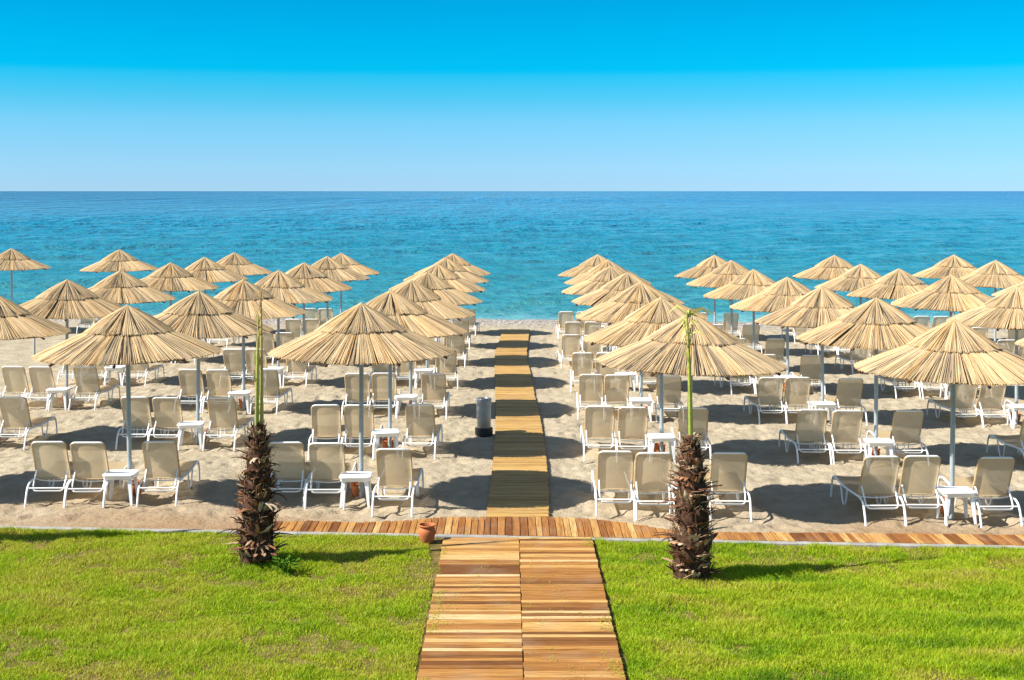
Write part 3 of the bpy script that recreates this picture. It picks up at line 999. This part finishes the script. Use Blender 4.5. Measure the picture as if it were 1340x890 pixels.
# young palms: shaggy trunk with cut leaf bases, one upright spear of new leaves
def palm(loc, H, rb, seed, spears, label, tuft=False, lean=0.0, lean_y=0.0, red=0.0):
    rg = random.Random(seed)
    root = thing("palm_tree", loc)

    def rad(f): return rb * float(np.interp(f, [0, 0.06, 0.3, 0.6, 0.8, 0.92, 1.0], [1.06, 1.0, 0.95, 0.80, 0.62, 0.48, 0.36]))

    def ax(f): return Vector((lean * f * H, lean_y * f * H, f * H))
    mb = MB(); n = 18; rows = 26
    vs = []
    for i in range(rows + 1):
        f = i / rows; c = ax(f)
        for k in range(n):
            a = 2 * pi * k / n
            rr = rad(f) * 0.80 * (1 + 0.10 * rg.uniform(-1, 1))
            if i == rows: rr *= 0.4
            vs.append(c + Vector((rr * cos(a), rr * sin(a), -0.05 if i == 0 else 0)))
    mb.add(vs, [(i * n + k, i * n + (k + 1) % n, (i + 1) * n + (k + 1) % n, (i + 1) * n + k) for i in range(rows) for k in range(n)] + [tuple(rows * n + k for k in range(n))])
    link("trunk", mb.mesh("trunk", M['bark']), root)
    # cut leaf bases in a spiral
    mb = MB(); N = 135
    for i in range(N):
        f = 0.03 + 0.96 * (i + rg.uniform(-.4, .4)) / N
        a = i * 2.39996 + rg.uniform(-.25, .25)
        c = ax(f); rr = rad(f) * 0.70
        out = Vector((cos(a), sin(a), 0)); side = Vector((-sin(a), cos(a), 0))
        L = rg.uniform(0.10, 0.20) * (1.15 - 0.45 * f); w = rg.uniform(0.09, 0.19) * (1.15 - 0.6 * f)
        el = R(rg.uniform(35, 78)) if f > 0.25 else R(rg.uniform(10, 75))
        if rg.random() < 0.35: L *= 0.75; el = R(rg.uniform(55, 82))
        elif rg.random() < 0.42 and f < 0.85: L *= 1.55; el = R(rg.uniform(0, 50)); w *= 0.9
        mb.cur = min(1, max(0, rg.gauss(0.45 + red, 0.27)))
        if rg.random() < 0.14: mb.cur = rg.uniform(0.85, 1)
        curl0 = rg.uniform(-0.4, 1.4)
        for sh in range(3):
            off = (sh - 1)
            curl = curl0 + rg.uniform(-.4, .4); Ls = L * rg.uniform(0.65, 1.2); ws = w * rg.uniform(0.38, 0.6)
            fan = off * rg.uniform(0.15, 0.5)
            t0_ = mb.cur
            mb.cur = min(1, max(0, t0_ + rg.uniform(-.2, .2)))
            vs = []; S = 4; p = c + out * rr + side * off * w * 0.32
            dirh = (out + side * fan).normalized()
            for s in range(S + 1):
                t = s / S
                e2 = el - curl * t * 0.8
                if s: p = p + (dirh * cos(e2) + Vector((0, 0, 1)) * sin(e2)) * (Ls / S)
                nrm = (dirh * sin(e2) - Vector((0, 0, 1)) * cos(e2))
                ww = ws * (1 - 0.35 * t) * (1 if s < S else rg.uniform(0.1, 0.6))
                th = 0.016 * (1 - 0.6 * t)
                jit = side * rg.uniform(-.008, .008)
                vs += [p - side * ww / 2 + jit, p + nrm * th + jit, p + side * ww / 2 + jit, p - nrm * th * 0.4 + jit]
            fs = []
            for s in range(S):
                for k in range(4):
                    fs.append((s * 4 + k, s * 4 + (k + 1) % 4, s * 4 + 4 + (k + 1) % 4, s * 4 + 4 + k))
            fs.append((S * 4, S * 4 + 1, S * 4 + 2, S * 4 + 3))
            mb.add(vs, fs)
            mb.cur = t0_
    link("leaf_bases", mb.mesh("leaf_bases", M['boot'], angle=25), root)
    # loose fibre
    mb = MB()
    for i in range(320):
        f = rg.uniform(0.02, 1.0); a = rg.uniform(0, 2 * pi)
        c = ax(f); rr = rad(f) * rg.uniform(0.8, 1.02)
        mb.cur = rg.random() ** 1.5
        d = Vector((cos(a), sin(a), 0)); sd = Vector((-sin(a), cos(a), 0))
        p0 = c + d * rr; L = rg.uniform(0.05, 0.2)
        p1 = p0 + d * rg.uniform(0.0, 0.05) + sd * rg.uniform(-1, 1) * L + Vector((0, 0, rg.uniform(-0.6, 0.7) * L))
        p2 = p1 + sd * rg.uniform(-.6, .6) * L * .6 + Vector((0, 0, rg.uniform(-0.8, 0.3) * L))
        mb.tube([p0, p1, p2], [0.004, 0.003, 0.0015], 3, False)
    struct(link("trunk_fibre", mb.mesh("trunk_fibre", M['fibre']), root), "stuff")
    top = ax(1.0)
    for (dx, dy, hh, rr, t0, t1, bend) in spears:
        mb = MB()
        pts = []; rs = []; 
        K_ = 10
        for s in range(K_ + 1):
            t = s / K_
            pts.append(top + Vector((dx + bend * t * t, dy, -0.15 + (hh + 0.15) * t)))
            rs.append(rr * (1 - 0.75 * t ** 1.5))
        o0 = len(mb.v)
        mb.tube(pts, rs, 7)
        fr = mb.mesh("spear_leaf", M['frond'])
        vals = np.array([t1 + (t0 - t1) * (1 - (v.co.z - top.z) / hh) for v in fr.vertices], np.float32)
        vals = np.clip(vals + np.random.default_rng(seed).uniform(-.1, .1, len(vals)), 0, 1).astype(np.float32)
        fr.attributes["tone"].data.foreach_set("value", vals)
        sp = link("spear_leaf", fr, root)
        # ragged leaflets pressed along the spear
        mb = MB()
        for i in range(11):
            t = rg.uniform(0.35, 1.0)
            p = top + Vector((dx + bend * t * t, dy, hh * t))
            mb.cur = min(1, max(0, rg.gauss(t1 + (t0 - t1) * (1 - t), 0.12)))
            sgn = rg.choice((-1, 1)); L = rg.uniform(0.10, 0.3)
            q = p + Vector((sgn * rg.uniform(0.015, 0.05), rg.uniform(-.03, .03), L * .6)); q2 = p + Vector((sgn * rg.uniform(0.0, 0.06), rg.uniform(-.04, .04), L))
            mb.tube([p, q, q2], [0.006, 0.005, 0.001], 4, False)
        struct(link("leaflets", mb.mesh("leaflets", M['frond']), sp), "stuff")
    if tuft:
        mb = MB()
        for i in range(24):
            t = rg.uniform(0.80, 1.0)
            dx, dy, hh, rr, t0, t1, bend = spears[0]
            p = top + Vector((dx + bend * t * t, dy, hh * t))
            a = rg.uniform(-0.6, 1.2); L = rg.uniform(0.12, 0.42)
            mb.cur = min(1, max(0, rg.gauss(0.5, 0.16)))
            d = Vector((sin(a) * (1.0 if rg.random() < .75 else -.5), rg.uniform(-.4, .4), 0.45))
            q = p + d * L * .55; q2 = q + Vector((d.x * L * .55, d.y * .4 * L, -0.28 * L)); 
            vs = []
            for pp, w in ((p, 0.008), (q, 0.014), (q2, 0.002)):
                vs += [pp - Vector((0, 0, w)), pp + Vector((0, 0, w)) + Vector((0, 0.006, 0))]
            mb.add(vs, [(0, 1, 3, 2), (2, 3, 5, 4)])
        link("opening_fan", mb.mesh("opening_fan", M['frond']), root)
    return tag(root, label, "palm tree", "young palms on the lawn")


palm((-3.30, 17.55, 0.0), 1.84, 0.26, 11, [(-0.02, 0.0, 1.42, 0.029, 1.0, 0.6, 0.02), (0.035, 0.05, 1.75, 0.027, 0.5, 0.0, -0.01)], "shaggy young palm trunk with two upright green spears on the left lawn", False, 0.012)
palm((2.32, 16.9, 0.0), 1.82, 0.285, 23, [(0.0, 0.0, 1.55, 0.034, 0.95, 0.72, -0.05)], "shaggy palm trunk with bristling leaf stubs and drooping pale leaf tip, right lawn", True, -0.008, 0.0, 0.14)
# a third one just outside the frame, whose shadow crosses the left lawn
palm((-8.0, 18.75, 0.0), 2.4, 0.17, 31, [(0.0, 0.0, 1.6, 0.05, 1.0, 0.5, 0.03)], "slim palm just beyond the left edge of the picture, casting its shadow over the lawn", True, 0.0, -0.22)

# weed at the foot of the left palm
wr_ = random.Random(3)
mb = MB()
for i in range(60):
    a = wr_.uniform(0, 2 * pi); rr = wr_.uniform(0, 0.16); hh = wr_.uniform(0.03, 0.18)
    p = Vector((rr * cos(a), rr * sin(a), hh)); d = Vector((cos(a + wr_.uniform(-.7, .7)), sin(a + wr_.uniform(-.7, .7)), wr_.uniform(-.2, .6))).normalized()
    sd = d.cross(Vector((0, 0, 1))).normalized(); L = wr_.uniform(0.05, 0.10); w = L * 0.35
    mb.add([p, p + d * L * .5 - sd * w, p + d * L, p + d * L * .5 + sd * w, p + d * L * .5 + Vector((0, 0, -0.008))], [(0, 1, 4), (1, 2, 4), (2, 3, 4), (3, 0, 4)])
    if i % 3 == 0: mb.tube([(0.1 * rr * cos(a), 0.1 * rr * sin(a), 0), p], 0.003, 4, False)
o = link("weed_plant", mb.mesh("weed_plant", M['leafgreen'], smooth=False), None, (-2.86, 17.1, 0.02))
tag(o, "low leafy green weed in the grass beside the left palm", "plant")

# ------------------------------------------------------------------ grass
NB = 2050000
gx = RNG.uniform(-9.6, 9.6, NB); gy = RNG.uniform(8.8, 19.8, NB)
dens = 0.62 * fbm(gx * 0.9, gy * 0.9, 61, 3) + 0.75 * fbm(gx * 4.2, gy * 4.2, 67, 3)
right = gx > 0
thr = np.where(right, 0.37, 0.41)
pd = np.clip((dens - thr) / 0.14, 0.26, 1)
pd = np.where(gy > kerb_y(gx) - 0.55, np.maximum(pd, 0.45), pd)
ok = (RNG.uniform(0, 1, NB) < pd) & (gy < kerb_y(gx) - 0.07 - 0.05 * vnoise(gx * 5, gy, 5)) & ((gx < -0.93 - 0.06 * vnoise(gy * 3, gx, 8) - np.clip((gy - 17.2) * 0.12, 0, .3)) | (gx > 1.20 + 0.05 * vnoise(gy * 3, gx, 9)))
gx, gy, dens = gx[ok], gy[ok], dens[ok]
n = len(gx)
right = gx > 0
palmd = np.minimum(np.hypot((gx + 3.2) / 1.3, gy - 17.5), np.hypot((gx - 2.4) / 1.3, gy - 16.9) + 0.5)
lush = np.clip(1 - palmd / 0.75, 0, 1)
hgt = RNG.uniform(0.02, 0.05, n) * np.where(right, 1.15, 0.95) * (0.6 + 0.9 * np.clip((dens - 0.45) / 0.3, 0, 1)) * (1 + 0.9 * lush) * (0.75 + 0.75 * np.where(right, vnoise(gx * 1.1, gy * 3.6, 101), vnoise(gx * 1.8, gy * 3.0, 102)))
az = RNG.uniform(0, 2 * pi, n)
ln = RNG.uniform(0.1, 0.9, n) * hgt
la = RNG.uniform(0, 2 * pi, n)
wd = RNG.uniform(0.0024, 0.0048, n)
gz = lawn_z(gx, gy) * np.clip((kerb_y(gx) - gy) / 0.6, 0, 1) * np.clip(np.maximum(-0.88 - gx, gx - 1.16) / 0.3, 0, 1) - 0.004
cx_, sx_ = np.cos(az) * wd, np.sin(az) * wd
B = np.stack([gx, gy, gz], 1)
mid = B + np.stack([np.cos(la) * ln * 0.35, np.sin(la) * ln * 0.35, hgt * 0.6], 1)
tip = B + np.stack([np.cos(la) * ln, np.sin(la) * ln, hgt], 1)
off = np.stack([cx_, sx_, np.zeros(n)], 1)
VV = np.stack([B - off, B + off, mid + off * 0.8, mid - off * 0.8, tip + off * 0.15, tip - off * 0.15], 1).reshape(-1, 3)
bi = np.arange(n)[:, None] * 6
FF = np.concatenate([bi + np.array([[0, 1, 2, 3]]), bi + np.array([[3, 2, 4, 5]])], 0)
tn = np.clip(0.40 + 0.75 * (fbm(gx * 1.5, gy * 2.2, 71, 3) - 0.44) + np.where(right, 0.5, 0.15) * (vnoise(gx * 1.2, gy * 3.4, 88) - 0.55) + RNG.normal(0, 0.13, n) + 0.40 * lush + np.where(right, 0.13, -0.04), 0.0, 1)
dry = RNG.uniform(0, 1, n) < np.where(right, 0.05, 0.10)
tn = np.where(dry, RNG.uniform(0, 0.15, n), tn)
nc = 2600
qx = np.concatenate([-0.90 + np.abs(RNG.normal(0, 0.10, nc // 3)), 1.165 - np.abs(RNG.normal(0, 0.10, nc // 3)), RNG.uniform(-0.9, 1.16, nc - 2 * (nc // 3))])
qy = RNG.uniform(12.5, 18.7, nc)
kq = vnoise(qx * 3, qy * 2, 7) > 0.45
qx, qy = qx[kq], qy[kq]; nc = len(qx)
qa = RNG.uniform(0, 2 * pi, nc); ql = RNG.uniform(0.012, 0.03, nc)
qd = np.stack([np.cos(qa) * ql, np.sin(qa) * ql, RNG.uniform(0, 0.006, nc)], 1); qs = np.stack([-np.sin(qa), np.cos(qa), np.zeros(nc)], 1) * 0.003
qb = np.stack([qx, qy, np.full(nc, 0.063)], 1)
QV = np.stack([qb - qd - qs, qb - qd + qs, qb + qs, qb - qs, qb + qd + qs * .3, qb + qd - qs * .3], 1).reshape(-1, 3)
qi = np.arange(nc)[:, None] * 6 + len(VV)
VV = np.concatenate([VV, QV]); FF = np.concatenate([FF, qi + np.array([[0, 1, 2, 3]]), qi + np.array([[3, 2, 4, 5]])])
tn = np.concatenate([tn, np.clip(RNG.normal(0.3, 0.2, nc), 0, 1)])
me = mesh_np("grass", VV, FF, M['grass'], True, np.repeat(tn, 6))
struct(link("grass", me), "stuff")
